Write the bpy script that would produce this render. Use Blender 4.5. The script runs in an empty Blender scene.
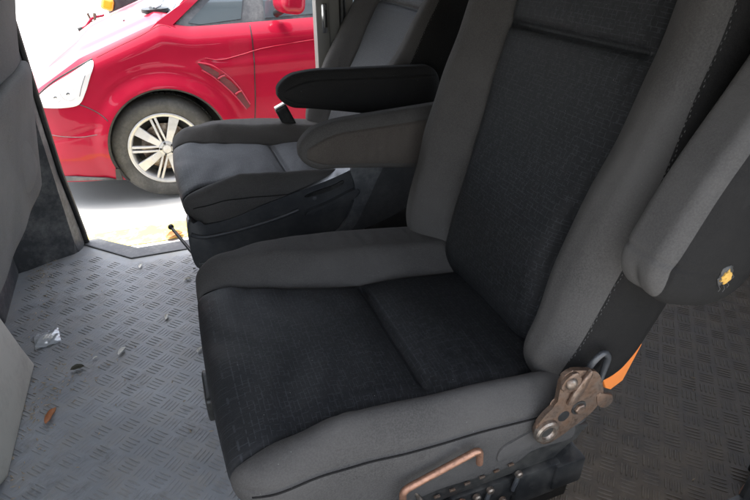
import bpy, bmesh, math, random
import numpy as np
from mathutils import Vector, Matrix, geometry
random.seed(7); rng = np.random.default_rng(7)
D = bpy.data; COL = bpy.context.scene.collection
R = math.radians

# ------------------------------------------------------------------ naming
def tag(o, label=None, cat=None, group=None, kind=None):
    if label: o['label'] = label
    if cat: o['category'] = cat
    if group: o['group'] = group
    if kind: o['kind'] = kind
    return o
def empty(name, loc, label, cat, group=None, rot=(0, 0, 0)):
    o = D.objects.new(name, None); COL.objects.link(o)
    o.location = loc; o.rotation_euler = rot; o.empty_display_size = .1
    return tag(o, label, cat, group)
def link(name, me, mat, parent=None, loc=None, rot=None, smooth=True):
    me.materials.clear(); me.materials.append(mat)
    if smooth and len(me.polygons): me.polygons.foreach_set('use_smooth', [True] * len(me.polygons))
    o = D.objects.new(name, me); COL.objects.link(o)
    if parent: o.parent = parent
    if loc is not None: o.location = loc
    if rot is not None: o.rotation_euler = rot
    return o
def mesh_np(v, f, uv=None):
    me = D.meshes.new('m'); me.from_pydata([tuple(map(float, p)) for p in v], [], [tuple(map(int, q)) for q in f])
    if uv is not None:
        l = me.uv_layers.new(name='UVMap')
        li = np.zeros(len(me.loops), dtype=np.int32); me.loops.foreach_get('vertex_index', li)
        l.data.foreach_set('uv', np.asarray(uv, dtype=np.float32)[li].ravel())
    me.update(); return me

# ------------------------------------------------------------------ materials
class N:
    def __init__(s, name):
        s.m = D.materials.new(name); s.m.use_nodes = True
        s.t = s.m.node_tree; s.b = s.t.nodes['Principled BSDF']
    def n(s, typ, **k):
        x = s.t.nodes.new(typ)
        for a, b in k.items(): setattr(x, a, b)
        return x
    def l(s, a, b): s.t.links.new(a, b)
    def val(s, sock, v):
        s.b.inputs[sock].default_value = v
    def noise(s, scale, detail=4, rough=.55, vec=None):
        x = s.n('ShaderNodeTexNoise'); x.inputs['Scale'].default_value = scale
        x.inputs['Detail'].default_value = detail; x.inputs['Roughness'].default_value = rough
        if vec is not None: s.l(vec, x.inputs['Vector'])
        return x.outputs['Fac']
    def coord(s, which='Object'):
        return s.n('ShaderNodeTexCoord').outputs[which]
    def ramp(s, fac, p0, p1, c0=(0, 0, 0, 1), c1=(1, 1, 1, 1)):
        r = s.n('ShaderNodeValToRGB'); e = r.color_ramp.elements
        e[0].position = p0; e[1].position = p1; e[0].color = c0; e[1].color = c1
        s.l(fac, r.inputs['Fac']); return r.outputs['Color']
    def mix(s, fac, a, b, typ='MIX'):
        x = s.n('ShaderNodeMix', data_type='RGBA', blend_type=typ)
        for sock, v in ((x.inputs[0], fac), (x.inputs[6], a), (x.inputs[7], b)):
            if hasattr(v, 'links') or isinstance(v, bpy.types.NodeSocket): s.l(v, sock)
            else: sock.default_value = v
        return x.outputs[2]
    def math(s, op, a, b=0.):
        x = s.n('ShaderNodeMath', operation=op)
        for sock, v in ((x.inputs[0], a), (x.inputs[1], b)):
            if isinstance(v, bpy.types.NodeSocket): s.l(v, sock)
            else: sock.default_value = v
        return x.outputs[0]
    def bump(s, h, strength, dist, prev=None):
        x = s.n('ShaderNodeBump'); x.inputs['Strength'].default_value = strength
        x.inputs['Distance'].default_value = dist; s.l(h, x.inputs['Height'])
        if prev is not None: s.l(prev, x.inputs['Normal'])
        return x.outputs[0]
def c4(c): return (c[0], c[1], c[2], 1)

def fabric(name, col, col2, pattern=False, sheen=.25, dust=.25, rough=.85):
    k = N(name); co = k.coord('Object'); uv = k.coord('UV')
    weave = k.noise(1400, 2, .6, co); mel = k.noise(420, 3, .7, co)
    big = k.noise(5, 5, .6, co)
    c = k.mix(k.ramp(mel, .38, .62), c4([x * .92 for x in col]), c4([x * 1.04 for x in col2]))
    c = k.mix(k.ramp(big, .3, .75), c, c4([x * 1.2 for x in col2]), 'MIX')
    hgt = k.bump(weave, .55, .0008); hgt = k.bump(k.noise(240, 3, .7, co), .10, .001, hgt)
    wr = k.n('ShaderNodeTexWave', wave_type='BANDS', bands_direction='X')
    wr.inputs['Scale'].default_value = 9; wr.inputs['Distortion'].default_value = 9
    wr.inputs['Detail'].default_value = 2.5; k.l(co, wr.inputs['Vector'])
    hgt = k.bump(k.math('MULTIPLY', wr.outputs['Fac'], k.ramp(k.noise(3, 2, .5, co), .45, .7)), .28, .004, hgt)
    hgt = k.bump(k.noise(24, 4, .6, co), .42, .004, hgt)
    if pattern:
        masks = []
        for (sc, bw, rh, off, nz) in ((1, .019, .0065, .37, 95), (1, .0095, .0135, .61, 80)):
            mp = k.n('ShaderNodeMapping'); k.l(uv, mp.inputs['Vector'])
            mp.inputs['Location'].default_value = (off, off * .3, 0)
            br = k.n('ShaderNodeTexBrick'); k.l(mp.outputs[0], br.inputs['Vector'])
            br.offset = off; br.squash = 1.35; br.squash_frequency = 3
            br.inputs['Scale'].default_value = sc; br.inputs['Mortar Size'].default_value = .0006
            br.inputs['Mortar Smooth'].default_value = .3
            br.inputs['Brick Width'].default_value = bw; br.inputs['Row Height'].default_value = rh
            masks.append(k.math('MULTIPLY', br.outputs['Fac'], k.ramp(k.noise(nz, 2, .5, uv), .46, .56)))
        ln = k.math('MAXIMUM', masks[0], masks[1])
        c = k.mix(k.math('MULTIPLY', ln, .18), c, c4((.085, .09, .10)))
        hgt = k.bump(ln, .35, .0008, hgt)
    # lint and dust
    v = k.n('ShaderNodeTexVoronoi'); v.inputs['Scale'].default_value = 75; k.l(co, v.inputs['Vector'])
    sp = k.math('MULTIPLY', k.math('LESS_THAN', v.outputs['Distance'], .045), k.ramp(k.noise(12, 3, .6, co), .48, .58))
    c = k.mix(k.math('MULTIPLY', sp, dust), c, c4((.28, .28, .27)))
    st = k.n('ShaderNodeMapping'); k.l(co, st.inputs['Vector']); st.inputs['Scale'].default_value = (9, 60, 14); st.inputs['Rotation'].default_value = (.3, .5, .7)
    scf = k.math('MULTIPLY', k.ramp(k.noise(3, 5, .7, st.outputs[0]), .60, .74), k.ramp(k.noise(6, 3, .6, co), .5, .62))
    c = k.mix(k.math('MULTIPLY', scf, .3), c, c4([x * 2.2 + .02 for x in col2]))
    k.l(c, k.b.inputs['Base Color']); k.l(hgt, k.b.inputs['Normal'])
    k.val('Roughness', rough); k.val('Specular IOR Level', .22 if pattern else .12)
    k.val('Sheen Weight', sheen); k.val('Sheen Roughness', .45)
    return k.m

def plastic(name, col, rough=.5, grain=.3, dust=(.2, .19, .17), dusty=.25, metal=0., scale=1.):
    k = N(name); co = k.coord('Object')
    g = k.noise(700 * scale, 2, .5, co); big = k.noise(9, 6, .65, co); sc = k.noise(60, 4, .7, co)
    f = k.math('MULTIPLY', k.ramp(k.math('MULTIPLY', big, k.math('ADD', sc, .5)), .42, .75), dusty)
    c = k.mix(f, c4(col), c4(dust))
    k.l(c, k.b.inputs['Base Color'])
    rr = k.n('ShaderNodeMapRange'); k.l(big, rr.inputs['Value']); rr.inputs['To Min'].default_value = rough - .1; rr.inputs['To Max'].default_value = rough + .15
    k.l(rr.outputs[0], k.b.inputs['Roughness'])
    k.l(k.bump(k.noise(30, 4, .6, co), .12, .003, k.bump(g, grain, .0006)), k.b.inputs['Normal'])
    k.val('Metallic', metal); k.val('Specular IOR Level', .45)
    return k.m

def rusty(name, base, rust, amount=.5, rough=.42, metal=.85):
    k = N(name); co = k.coord('Object')
    f = k.ramp(k.noise(38, 6, .7, co), .5 - amount * .35, .5 + .12)
    c = k.mix(f, c4(base), c4(rust)); c = k.mix(k.ramp(k.noise(160, 3, .6, co), .5, .8), c, c4([x * .4 for x in rust]))
    k.l(c, k.b.inputs['Base Color']); k.val('Metallic', metal)
    rr = k.n('ShaderNodeMapRange'); k.l(f, rr.inputs['Value']); rr.inputs['To Min'].default_value = rough - .1; rr.inputs['To Max'].default_value = rough + .2
    k.l(rr.outputs[0], k.b.inputs['Roughness'])
    k.l(k.bump(k.noise(220, 4, .7, co), .25, .001), k.b.inputs['Normal'])
    return k.m

M = {}
M['bolster'] = fabric('grey melange fabric', (.035, .0335, .032), (.053, .0505, .048), False, .0, .3)
M['panel'] = fabric('dark patterned fabric', (.0045, .005, .0056), (.0085, .009, .0098), True, .0, .5, .62)
M['side'] = fabric('black side fabric', (.006, .006, .006), (.011, .0105, .010), False, .0, .5)
M['armcloth'] = fabric('armrest side fabric', (.038, .033, .029), (.056, .049, .043), False, .0, .3)
M['armdark'] = fabric('armrest black fabric', (.009, .009, .009), (.015, .0145, .014), False, .0, .6)
M['frontcloth'] = fabric('front seat fabric', (.16, .16, .165), (.21, .21, .21), False, .0, .2)
M['black'] = plastic('black plastic', (.008, .0085, .009), .42, .35, (.12, .115, .10), .28)
M['trim'] = plastic('dark trim plastic', (.030, .032, .035), .32, .35, (.14, .14, .13), .25)
M['pillar'] = plastic('scuffed pillar plastic', (.042, .045, .049), .55, .4, (.26, .26, .25), .5)
M['beige'] = plastic('grey beige plastic', (.56, .55, .48), .55, .3, (.16, .15, .13), .3)
M['headliner'] = plastic('pale headliner', (.22, .215, .20), .9, .2, (.3, .28, .25), .3)
M['vanwhite'] = plastic('van body paint', (.55, .55, .53), .35, .05, (.3, .28, .25), .3)
M['jamb'] = plastic('door jamb paint', (.20, .195, .18), .4, .05, (.2, .19, .17), .4)
M['steel'] = rusty('worn steel', (.26, .24, .21), (.13, .085, .06), .45, .38)
M['rust'] = rusty('rusty bracket', (.20, .165, .14), (.15, .095, .065), .7, .38)
M['copper'] = rusty('copper brown bar', (.30, .165, .11), (.25, .135, .09), .5, .42, .7)
M['foam'] = plastic('yellow foam', (.42, .24, .05), .95, .6, (.4, .25, .06), .4)
M['orange'] = plastic('orange plastic', (.80, .23, .045), .5, .2, (.5, .2, .08), .3)
M['thread'] = plastic('grey thread', (.035, .034, .033), .9, .2)
M['whitecap'] = plastic('white plastic', (.65, .64, .6), .5, .1)
M['leaf'] = plastic('dry brown leaf', (.38, .15, .06), .7, .4, (.5, .3, .15), .5)
M['leafdark'] = plastic('dark dry leaf', (.07, .065, .045), .7, .4, (.2, .18, .12), .4)
M['husk'] = plastic('pale seed husk', (.72, .70, .64), .6, .3, (.4, .38, .3), .3)
M['ventred'] = plastic('dark red vent', (.07, .008, .012), .5, .1, (.2, .05, .05), .3)
M['tan'] = plastic('tan padded strip', (.55, .36, .2), .7, .3)
M['crumb'] = plastic('straw crumbs', (.40, .32, .22), .8, .3)
M['rubber'] = plastic('tyre rubber', (.045, .045, .044), .75, .5, (.13, .128, .12), .6, scale=.3)
M['rim'] = plastic('painted alloy', (.50, .50, .50), .34, .05, (.3, .28, .22), .4, .35)
M['greytrim'] = plastic('grey exterior plastic', (.05, .053, .057), .5, .2, (.3, .3, .29), .3)
M['chrome'] = plastic('chrome', (.8, .8, .8), .15, .0, (.5, .5, .5), .1, 1.)

def paint_red():
    k = N('red car paint'); co = k.coord('Object')
    f = k.noise(4, 5, .6, co)
    c = k.mix(k.ramp(f, .3, .8), c4((.24, .005, .020)), c4((.29, .008, .027)))
    v = k.n('ShaderNodeTexVoronoi'); v.inputs['Scale'].default_value = 14; k.l(co, v.inputs['Vector'])
    chip = k.math('MULTIPLY', k.math('LESS_THAN', v.outputs['Distance'], .035), k.math('GREATER_THAN', k.noise(3, 1, .5, co), .56))
    c = k.mix(k.math('MULTIPLY', chip, .6), c, c4((.6, .42, .35)))
    k.l(c, k.b.inputs['Base Color']); k.val('Roughness', .32); k.val('Metallic', .1)
    k.val('Specular IOR Level', .06); k.val('Coat Weight', .42); k.val('Coat Roughness', .04)
    k.l(k.bump(k.noise(5.5, 2, .5, co), .05, .01), k.b.inputs['Normal'])
    return k.m
M['red'] = paint_red()
def glass(name, col, rough=.03, trans=.0):
    k = N(name); k.val('Base Color', c4(col)); k.val('Roughness', rough); k.val('Transmission Weight', trans)
    k.val('Coat Weight', 1.); k.val('Coat Roughness', .02); k.val('IOR', 1.5); return k.m
M['carglass'] = glass('tinted car glass', (.05, .066, .075), .04)
M['lens'] = glass('clear lamp lens', (.86, .87, .88), .06, .35)
M['amber'] = glass('amber lens', (.95, .33, .02), .15)
M['film'] = glass('clear plastic film', (.8, .84, .86), .12, .6)

def floor_mat():
    k = N('worn rubber floor mat'); co = k.coord('Object')
    a = k.noise(3.2, 6, .65, co); b = k.noise(14, 6, .7, co); d = k.noise(90, 4, .7, co)
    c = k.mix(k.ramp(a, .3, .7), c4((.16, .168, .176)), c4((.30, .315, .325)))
    c = k.mix(k.math('MULTIPLY', k.ramp(k.math('MULTIPLY', b, k.math('ADD', d, .5)), .42, .72), .42), c, c4((.28, .25, .20)))
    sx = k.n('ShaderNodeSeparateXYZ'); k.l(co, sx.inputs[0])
    brown = k.n('ShaderNodeMapRange', interpolation_type='SMOOTHSTEP'); k.l(k.math('ADD', sx.outputs[0], k.math('MULTIPLY', a, .5)), brown.inputs['Value'])  # browner towards +x: dirty mat plus its missing blue light, put into the colour
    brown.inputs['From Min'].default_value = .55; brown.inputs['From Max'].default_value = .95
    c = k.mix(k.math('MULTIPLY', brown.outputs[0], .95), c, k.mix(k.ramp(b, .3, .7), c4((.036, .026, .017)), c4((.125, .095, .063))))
    stain = k.math('MULTIPLY', k.ramp(k.noise(6.5, 7, .72, co), .52, .66), k.ramp(k.noise(45, 4, .7, co), .3, .6))
    c = k.mix(k.math('MULTIPLY', stain, .55), c, c4((.06, .056, .05)))
    # raised bars rub pale; their highlights are put into this colour too
    hi = k.n('ShaderNodeMapRange'); k.l(sx.outputs[2], hi.inputs['Value'])
    hi.inputs['From Min'].default_value = .0006; hi.inputs['From Max'].default_value = .0017
    c = k.mix(k.math('MULTIPLY', hi.outputs[0], .30), c, c4((.25, .225, .19)))
    sp = k.math('GREATER_THAN', k.noise(160, 2, .6, co), .74)
    c = k.mix(k.math('MULTIPLY', sp, .5), c, c4((.35, .33, .3)))
    k.l(c, k.b.inputs['Base Color'])
    rr = k.n('ShaderNodeMapRange'); k.l(b, rr.inputs['Value']); rr.inputs['To Min'].default_value = .38; rr.inputs['To Max'].default_value = .60
    k.l(rr.outputs[0], k.b.inputs['Roughness'])
    k.l(k.bump(k.noise(7, 3, .5, co), .25, .012, k.bump(k.noise(500, 3, .6, co), .3, .0008)), k.b.inputs['Normal'])
    return k.m
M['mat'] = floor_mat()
def concrete():
    k = N('pale concrete'); co = k.coord('Object')
    a = k.noise(.9, 7, .65, co); b = k.noise(30, 5, .7, co)
    c = k.mix(k.ramp(a, .3, .7), c4((.33, .325, .31)), c4((.42, .415, .395)))
    c = k.mix(k.math('MULTIPLY', k.ramp(b, .4, .8), .4), c, c4((.36, .35, .33)))
    k.l(c, k.b.inputs['Base Color']); k.val('Roughness', .85)
    k.l(k.bump(b, .3, .004), k.b.inputs['Normal']); return k.m
M['concrete'] = concrete()
def yellow_paint():
    k = N('worn yellow paint'); co = k.coord('Object')
    f = k.ramp(k.noise(16, 6, .75, co), .2, .5)
    k.l(k.mix(f, c4((.52, .51, .46)), c4((.66, .50, .10))), k.b.inputs['Base Color']); k.val('Roughness', .8); return k.m
M['yellow'] = yellow_paint()

# ------------------------------------------------------------------ mesh tools
def sm(a, b, x):
    t = np.clip((np.asarray(x, float) - a) / (b - a), 0, 1); return t * t * (3 - 2 * t)
def rbox_raw(size, r, n):
    sx, sy, sz = [s / 2 for s in size]; nx, ny, nz = n
    idx = {}; V = []; F = []; K = []
    def vid(i, j, k):
        key = (i, j, k)
        if key not in idx:
            idx[key] = len(V); V.append((-sx + 2 * sx * i / nx, -sy + 2 * sy * j / ny, -sz + 2 * sz * k / nz))
        return idx[key]
    for i in range(nx):
        for j in range(ny):
            F.append((vid(i, j, nz), vid(i + 1, j, nz), vid(i + 1, j + 1, nz), vid(i, j + 1, nz))); K.append(5)
            F.append((vid(i, j, 0), vid(i, j + 1, 0), vid(i + 1, j + 1, 0), vid(i + 1, j, 0))); K.append(4)
    for i in range(nx):
        for k in range(nz):
            F.append((vid(i, 0, k), vid(i + 1, 0, k), vid(i + 1, 0, k + 1), vid(i, 0, k + 1))); K.append(2)
            F.append((vid(i, ny, k), vid(i, ny, k + 1), vid(i + 1, ny, k + 1), vid(i + 1, ny, k))); K.append(3)
    for j in range(ny):
        for k in range(nz):
            F.append((vid(0, j, k), vid(0, j, k + 1), vid(0, j + 1, k + 1), vid(0, j + 1, k))); K.append(0)
            F.append((vid(nx, j, k), vid(nx, j + 1, k), vid(nx, j + 1, k + 1), vid(nx, j, k + 1))); K.append(1)
    P = np.array(V); r = np.array(r, float); h = np.array([sx, sy, sz])
    q = np.clip(P, -(h - r), h - r); d = (P - q) / r
    L = np.linalg.norm(d, axis=1, keepdims=True); L[L == 0] = 1
    return P, q + d / L * r, np.array(F), np.array(K)
def split_mesh(P, F, sel, uv=None):
    f = F[sel]; used = np.unique(f); mp = -np.ones(len(P), int); mp[used] = np.arange(len(used))
    return mesh_np(P[used], mp[f], None if uv is None else uv[used])
def cut_split(P, F, mask, val, level, uv):
    """split quads along val == level inside mask; returns two meshes (below, rest)"""
    P = [tuple(p) for p in P]; U = [tuple(u) for u in uv]; val = list(val); memo = {}
    fin, fout = [], []
    def mid(a, b):
        k = (a, b) if a < b else (b, a)
        if k not in memo:
            t = (level - val[k[0]]) / (val[k[1]] - val[k[0]]); t = min(1, max(0, t))
            P.append(tuple(P[k[0]][i] * (1 - t) + P[k[1]][i] * t for i in range(3)))
            U.append(tuple(U[k[0]][i] * (1 - t) + U[k[1]][i] * t for i in range(2))); memo[k] = len(P) - 1
        return memo[k]
    vv = np.array(val); lo = vv[F] < level; nlo = lo.sum(1)
    for f, m, n_, l in zip(F.tolist(), mask.tolist(), nlo.tolist(), lo.tolist()):
        if not m or n_ == 0: fout.append(f); continue
        if n_ == 4: fin.append(f); continue
        a_, b_ = [], []
        for i in range(4):
            j = (i + 1) % 4
            (a_ if l[i] else b_).append(f[i])
            if l[i] != l[j]: q = mid(f[i], f[j]); a_.append(q); b_.append(q)
        fin.append(a_); fout.append(b_)
    def build(fl):
        used = sorted(set(k for f in fl for k in f)); mp = {k: i for i, k in enumerate(used)}
        return mesh_np([P[k] for k in used], [[mp[k] for k in f] for f in fl], [U[k] for k in used])
    return build(fin), build(fout)
def rbox(name, size, r, n, mat, parent, loc=None, rot=None, warp=None):
    P0, P, F, K = rbox_raw(size, (r, r, r) if not hasattr(r, '__len__') else r, n)
    if warp: P = warp(P0, P)
    return link(name, mesh_np(P, F), mat, parent, loc, rot)
def bevelbox(bm, cx, cy, cz, sx, sy, sz, bev=.003, rot=None):
    g = bmesh.ops.create_cube(bm, size=1); vs = g['verts']
    m = Matrix.Translation((cx, cy, cz)) @ (rot.to_4x4() if rot is not None else Matrix.Identity(4)) @ Matrix.Diagonal((sx, sy, sz, 1))
    bmesh.ops.transform(bm, matrix=m, verts=vs)
    if bev:
        es = list({e for v in vs for e in v.link_edges})
        bmesh.ops.bevel(bm, geom=es, offset=bev, segments=2, affect='EDGES', profile=.6)
def bm_obj(name, bm, mat, parent=None, smooth=False, loc=None, rot=None):
    bmesh.ops.recalc_face_normals(bm, faces=bm.faces)
    me = D.meshes.new(name); bm.to_mesh(me); bm.free()
    o = link(name, me, mat, parent, loc, rot, smooth)
    if smooth:
        me.set_sharp_from_angle(angle=R(38)) if hasattr(me, 'set_sharp_from_angle') else None
    return o
def tube_bm(bm, pts, rad, seg=12, closed_ends=True):
    pts = [Vector(p) for p in pts]; rings = []
    up = None
    for i, p in enumerate(pts):
        a = pts[max(i - 1, 0)]; b = pts[min(i + 1, len(pts) - 1)]; t = (b - a).normalized()
        if up is None: up = t.orthogonal().normalized()
        up = (up - t * up.dot(t)); up = up.normalized() if up.length > 1e-6 else t.orthogonal().normalized()
        s = t.cross(up); rr = rad[i] if hasattr(rad, '__len__') else rad
        rings.append([bm.verts.new(p + (up * math.cos(2 * math.pi * k / seg) + s * math.sin(2 * math.pi * k / seg)) * rr) for k in range(seg)])
    for A, B in zip(rings, rings[1:]):
        for k in range(seg): bm.faces.new((A[k], A[(k + 1) % seg], B[(k + 1) % seg], B[k]))
    if closed_ends: bm.faces.new(rings[0]); bm.faces.new(rings[-1][::-1])
def smooth_path(pts, n=8, rad=.012):
    pts = [Vector(p) for p in pts]; out = [pts[0]]
    for i in range(1, len(pts) - 1):
        p = pts[i]; a = (pts[i - 1] - p); b = (pts[i + 1] - p)
        ra = min(rad, a.length * .45, b.length * .45); A = p + a.normalized() * ra; B = p + b.normalized() * ra
        for k in range(n + 1):
            t = k / n; out.append(A * (1 - t) ** 2 + p * 2 * t * (1 - t) + B * t * t)
    out.append(pts[-1]); return out
def tube(name, pts, rad, mat, parent=None, seg=12):
    bm = bmesh.new(); tube_bm(bm, pts, rad, seg); return bm_obj(name, bm, mat, parent, True)
def catmull(pts, n=8, closed=False):
    P = [np.array(p, float) for p in pts]; out = []; m = len(P)
    rg = range(m) if closed else range(m - 1)
    for i in rg:
        p0 = P[(i - 1) % m] if closed or i > 0 else P[0]; p1 = P[i]; p2 = P[(i + 1) % m]
        p3 = P[(i + 2) % m] if closed or i + 2 < m else P[-1]
        for k in range(n):
            t = k / n; out.append(.5 * ((2 * p1) + (-p0 + p2) * t + (2 * p0 - 5 * p1 + 4 * p2 - p3) * t * t + (-p0 + 3 * p1 - 3 * p2 + p3) * t ** 3))
    if not closed: out.append(P[-1])
    return out
def prism(bm, poly, axis, a, b, bev=0., seg=2):
    """poly of 2D points; axis 'y': (x,z); 'z': (x,y); 'x': (y,z)"""
    def mk(p, v):
        return {'y': (p[0], v, p[1]), 'z': (p[0], p[1], v), 'x': (v, p[0], p[1])}[axis]
    A = [bm.verts.new(mk(p, a)) for p in poly]; B = [bm.verts.new(mk(p, b)) for p in poly]
    f1 = bm.faces.new(A); f2 = bm.faces.new(B[::-1]); fs = [f1, f2]; n = len(poly)
    for i in range(n): fs.append(bm.faces.new((A[i], B[i], B[(i + 1) % n], A[(i + 1) % n])))
    if bev:
        es = list(set(f1.edges) | set(f2.edges))
        bmesh.ops.bevel(bm, geom=es, offset=bev, segments=seg, affect='EDGES', profile=.6)

# ------------------------------------------------------------------ ground outside
bm = bmesh.new(); bmesh.ops.create_grid(bm, x_segments=40, y_segments=40, size=120)
for v in bm.verts: v.co.z = -.42
tag(bm_obj('ground', bm, M['concrete']), kind='structure')
bm = bmesh.new()
xs = np.linspace(-3, 4, 60)
A = [bm.verts.new((x, 2.90 + .006 * math.sin(x * 9), -.416)) for x in xs]; B = [bm.verts.new((x, 3.12 + .006 * math.sin(x * 7 + 1), -.416)) for x in xs]
for i in range(59): bm.faces.new((A[i], A[i + 1], B[i + 1], B[i]))
tag(bm_obj('parking_line', bm, M['yellow']), kind='structure')

# ------------------------------------------------------------------ van floor: five-bar rubber mat
def inside_floor(x, y):
    if x < -1.0 or x > 2.45 or y < .37: return False
    ymax = 1.95
    if -.41 < x <= -.24: ymax = 2.12 - (x + .41)
    if x <= -.41: ymax = 2.06 + (x + .43) * .46 if x > -.6 else 1.7
    return y < ymax
V = [(-1.0, .35, 0), (2.5, .35, 0), (2.5, 2.0, 0), (-.24, 2.0, 0), (-.41, 2.15, 0), (-1., 2.15, 0)]
nx, ny = 120, 66
Vg = []; Fg = []
gx = np.linspace(-1.0, 2.5, nx + 1); gy = np.linspace(.35, 1.965, ny + 1)
for j in range(ny + 1):
    for i in range(nx + 1):
        Vg.append((gx[i], gy[j], 0.0))
for j in range(ny):
    for i in range(nx): Fg.append((j * (nx + 1) + i, j * (nx + 1) + i + 1, (j + 1) * (nx + 1) + i + 1, (j + 1) * (nx + 1) + i))
b0 = len(Vg); Vg += [(-1.0, 1.965, 0), (-.241, 1.965, 0), (-.408, 2.14, 0), (-1.0, 2.14, 0)]; Fg.append((b0, b0 + 1, b0 + 2, b0 + 3))
cell = .0455; ca = math.cos(R(45))
for a in range(-80, 80):
    for b in range(-80, 80):
        cx, cy = a * cell, b * cell
        X = .7 + (cx - cy) * ca; Y = 1.2 + (cx + cy) * ca
        if not inside_floor(X - .018, Y) or not inside_floor(X + .018, Y + .02): continue
        ang = R(45) if (a + b) % 2 == 0 else R(135)
        d = (math.cos(ang), math.sin(ang)); p = (-d[1], d[0])
        hgt = .0016 * (.75 + .5 * random.random()); 
        if X < -.02: hgt *= 1.0 if ang > 1 else .5
        for k in range(4):
            o = (k - 1.5) * .0105; L = .0195; w = .0024
            mx, my = X + p[0] * o, Y + p[1] * o; v0 = len(Vg)
            ring = [(-L, 0), (-L * .7, -w), (L * .7, -w), (L, 0), (L * .7, w), (-L * .7, w)]
            for (s, t) in ring: Vg.append((mx + d[0] * s + p[0] * t, my + d[1] * s + p[1] * t, 0.0))
            for (s, t) in ((-L * .72, 0), (L * .72, 0)): pass
            top = [(-L * .62, -w * .45), (L * .62, -w * .45), (L * .62, w * .45), (-L * .62, w * .45)]
            for (s, t) in top: Vg.append((mx + d[0] * s + p[0] * t, my + d[1] * s + p[1] * t, hgt))
            t0 = v0 + 6
            Fg += [(t0, t0 + 1, t0 + 2, t0 + 3), (v0 + 1, v0 + 2, t0 + 1, t0), (v0 + 4, v0 + 5, t0 + 3, t0 + 2),
                   (v0 + 2, v0 + 3, t0 + 1), (v0 + 3, t0 + 2, t0 + 1), (v0 + 3, v0 + 4, t0 + 2), (v0 + 5, v0, t0 + 3), (v0, t0, t0 + 3), (v0, v0 + 1, t0)]
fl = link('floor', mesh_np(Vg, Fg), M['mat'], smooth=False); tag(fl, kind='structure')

# ------------------------------------------------------------------ van body
van = empty('van', (0, 0, 0), 'pale van shell with black scuffed pillar trim round the open side door', 'van')
# door sill lip
bm = bmesh.new()
prism(bm, [(-.415, 2.175), (-.408, 2.137), (-.236, 1.962), (2.5, 1.962), (2.5, 2.03), (-.215, 2.03), (-.36, 2.175)], 'z', -.05, .006, .004)
bm_obj('sill_lip', bm, M['greytrim'], van)
bm = bmesh.new(); bevelbox(bm, .9, 2.02, -.24, 4.2, .10, .36, .01); bevelbox(bm, .7, 1.18, -.08, 3.6, 1.6, .12, .0)
bm_obj('sill', bm, M['vanwhite'], van)
# pillar trim
def pillar(P, p0):
    pass
zs = [-.01, .05, .14, .3, .5, .8, 1.1, 1.42]
def trimcol(z):
    k = sm(.0, .35, z); x0 = -.408 - .018 * k
    return [(-.90, 1.95), (-.60 - .02 * k, 2.0 + .03 * k), (-.52 - .01 * k, 2.045 + .01 * k), (-.43, 2.085), (x0, 2.13), (x0 - .002, 2.17), (-.90, 2.17)]
bm = bmesh.new(); rings = [[bm.verts.new((x, y, z)) for x, y in trimcol(z)] for z in zs]
for A, B in zip(rings, rings[1:]):
    for i in range(len(A)): bm.faces.new((A[i], A[(i + 1) % len(A)], B[(i + 1) % len(A)], B[i]))
bm.faces.new(rings[0][::-1]); bm.faces.new(rings[-1])
bmesh.ops.bevel(bm, geom=[e for e in bm.edges if abs(e.verts[0].co.z - e.verts[1].co.z) > .02], offset=.012, segments=3, affect='EDGES')
bm_obj('pillar_trim', bm, M['pillar'], van, True)
# door seal on the pillar edge
tube('door_seal', [(trimcol(z)[4][0] + .006, 2.155, z) for z in zs], .011, M['black'], van)
# low black step box beside the pillar
rbox('step_cover', (.34, .36, .42), .025, (12, 12, 12), M['pillar'], van, (-.775, 1.83, .19), (0, 0, R(2)))
# jamb to the right of the opening
bm = bmesh.new(); bevelbox(bm, .635, 2.1, .52, .115, .12, 1.2, .012); bevelbox(bm, .568, 2.045, .52, .05, .05, 1.2, .008)
bm_obj('door_jamb', bm, M['jamb'], van, True)
tube('jamb_seal', [(.645, 2.03, z) for z in np.linspace(-.05, 1.12, 8)], .012, M['black'], van)
bm = bmesh.new(); bevelbox(bm, .572, 2.016, .80, .022, .012, .10, .006); bm_obj('striker_plate', bm, M['chrome'], van, True)
bm = bmesh.new(); bevelbox(bm, .573, 2.006, .80, .010, .016, .06, .004); bm_obj('latch_slot', bm, M['black'], van, True)
# walls, roof, far side beyond the door
def slab(name, c, s, mat, bev=.01):
    b = bmesh.new(); bevelbox(b, *c, *s, bev); return bm_obj(name, b, mat, van)
slab('roof', (.35, 1.19, 1.50), (4.1, 1.96, .05), M['headliner'])
slab('far_wall', (1.62, 2.12, .34), (1.8, .08, .78), M['black'])
slab('far_wall_top', (1.62, 2.12, 1.37), (1.8, .08, .2), M['headliner'])
slab('wall_strip', (1.62, 2.07, .80), (1.78, .03, .09), M['tan'])
slab('rear_wall', (2.5, 1.18, .45), (.06, 1.9, 1.0), M['black'])
slab('rear_wall_top', (2.5, 1.18, 1.38), (.06, 1.9, .18), M['headliner'])
slab('near_wall', (1.62, .27, .68), (1.78, .08, 1.36), M['black'])  # unseen near side, extended to narrow the opening and cut light
slab('near_pillar', (-.98, .27, .68), (.60, .08, 1.36), M['black'])  # unseen; width chosen by how much near-side light gets in
slab('near_light_blocker', (.03, .27, .06), (1.42, .08, .46), M['black'])  # added out of view to block light through the lower near opening
slab('dashboard', (-1.62, 1.18, .42), (.35, 1.8, .88), M['black'], .05)  # unseen, raised to hold back light from the front
slab('windscreen_light_blocker', (-1.64, 1.18, 1.30), (.08, 1.8, .36), M['headliner'])  # added out of view to shut off most of the windscreen light
slab('front_side_panel', (-1.35, 2.12, .2), (.9, .07, .6), M['black'])
slab('near_front_side_panel', (-1.50, .27, .68), (.42, .07, 1.36), M['black'])  # unseen, closed to full height to stop light at the near front
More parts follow.
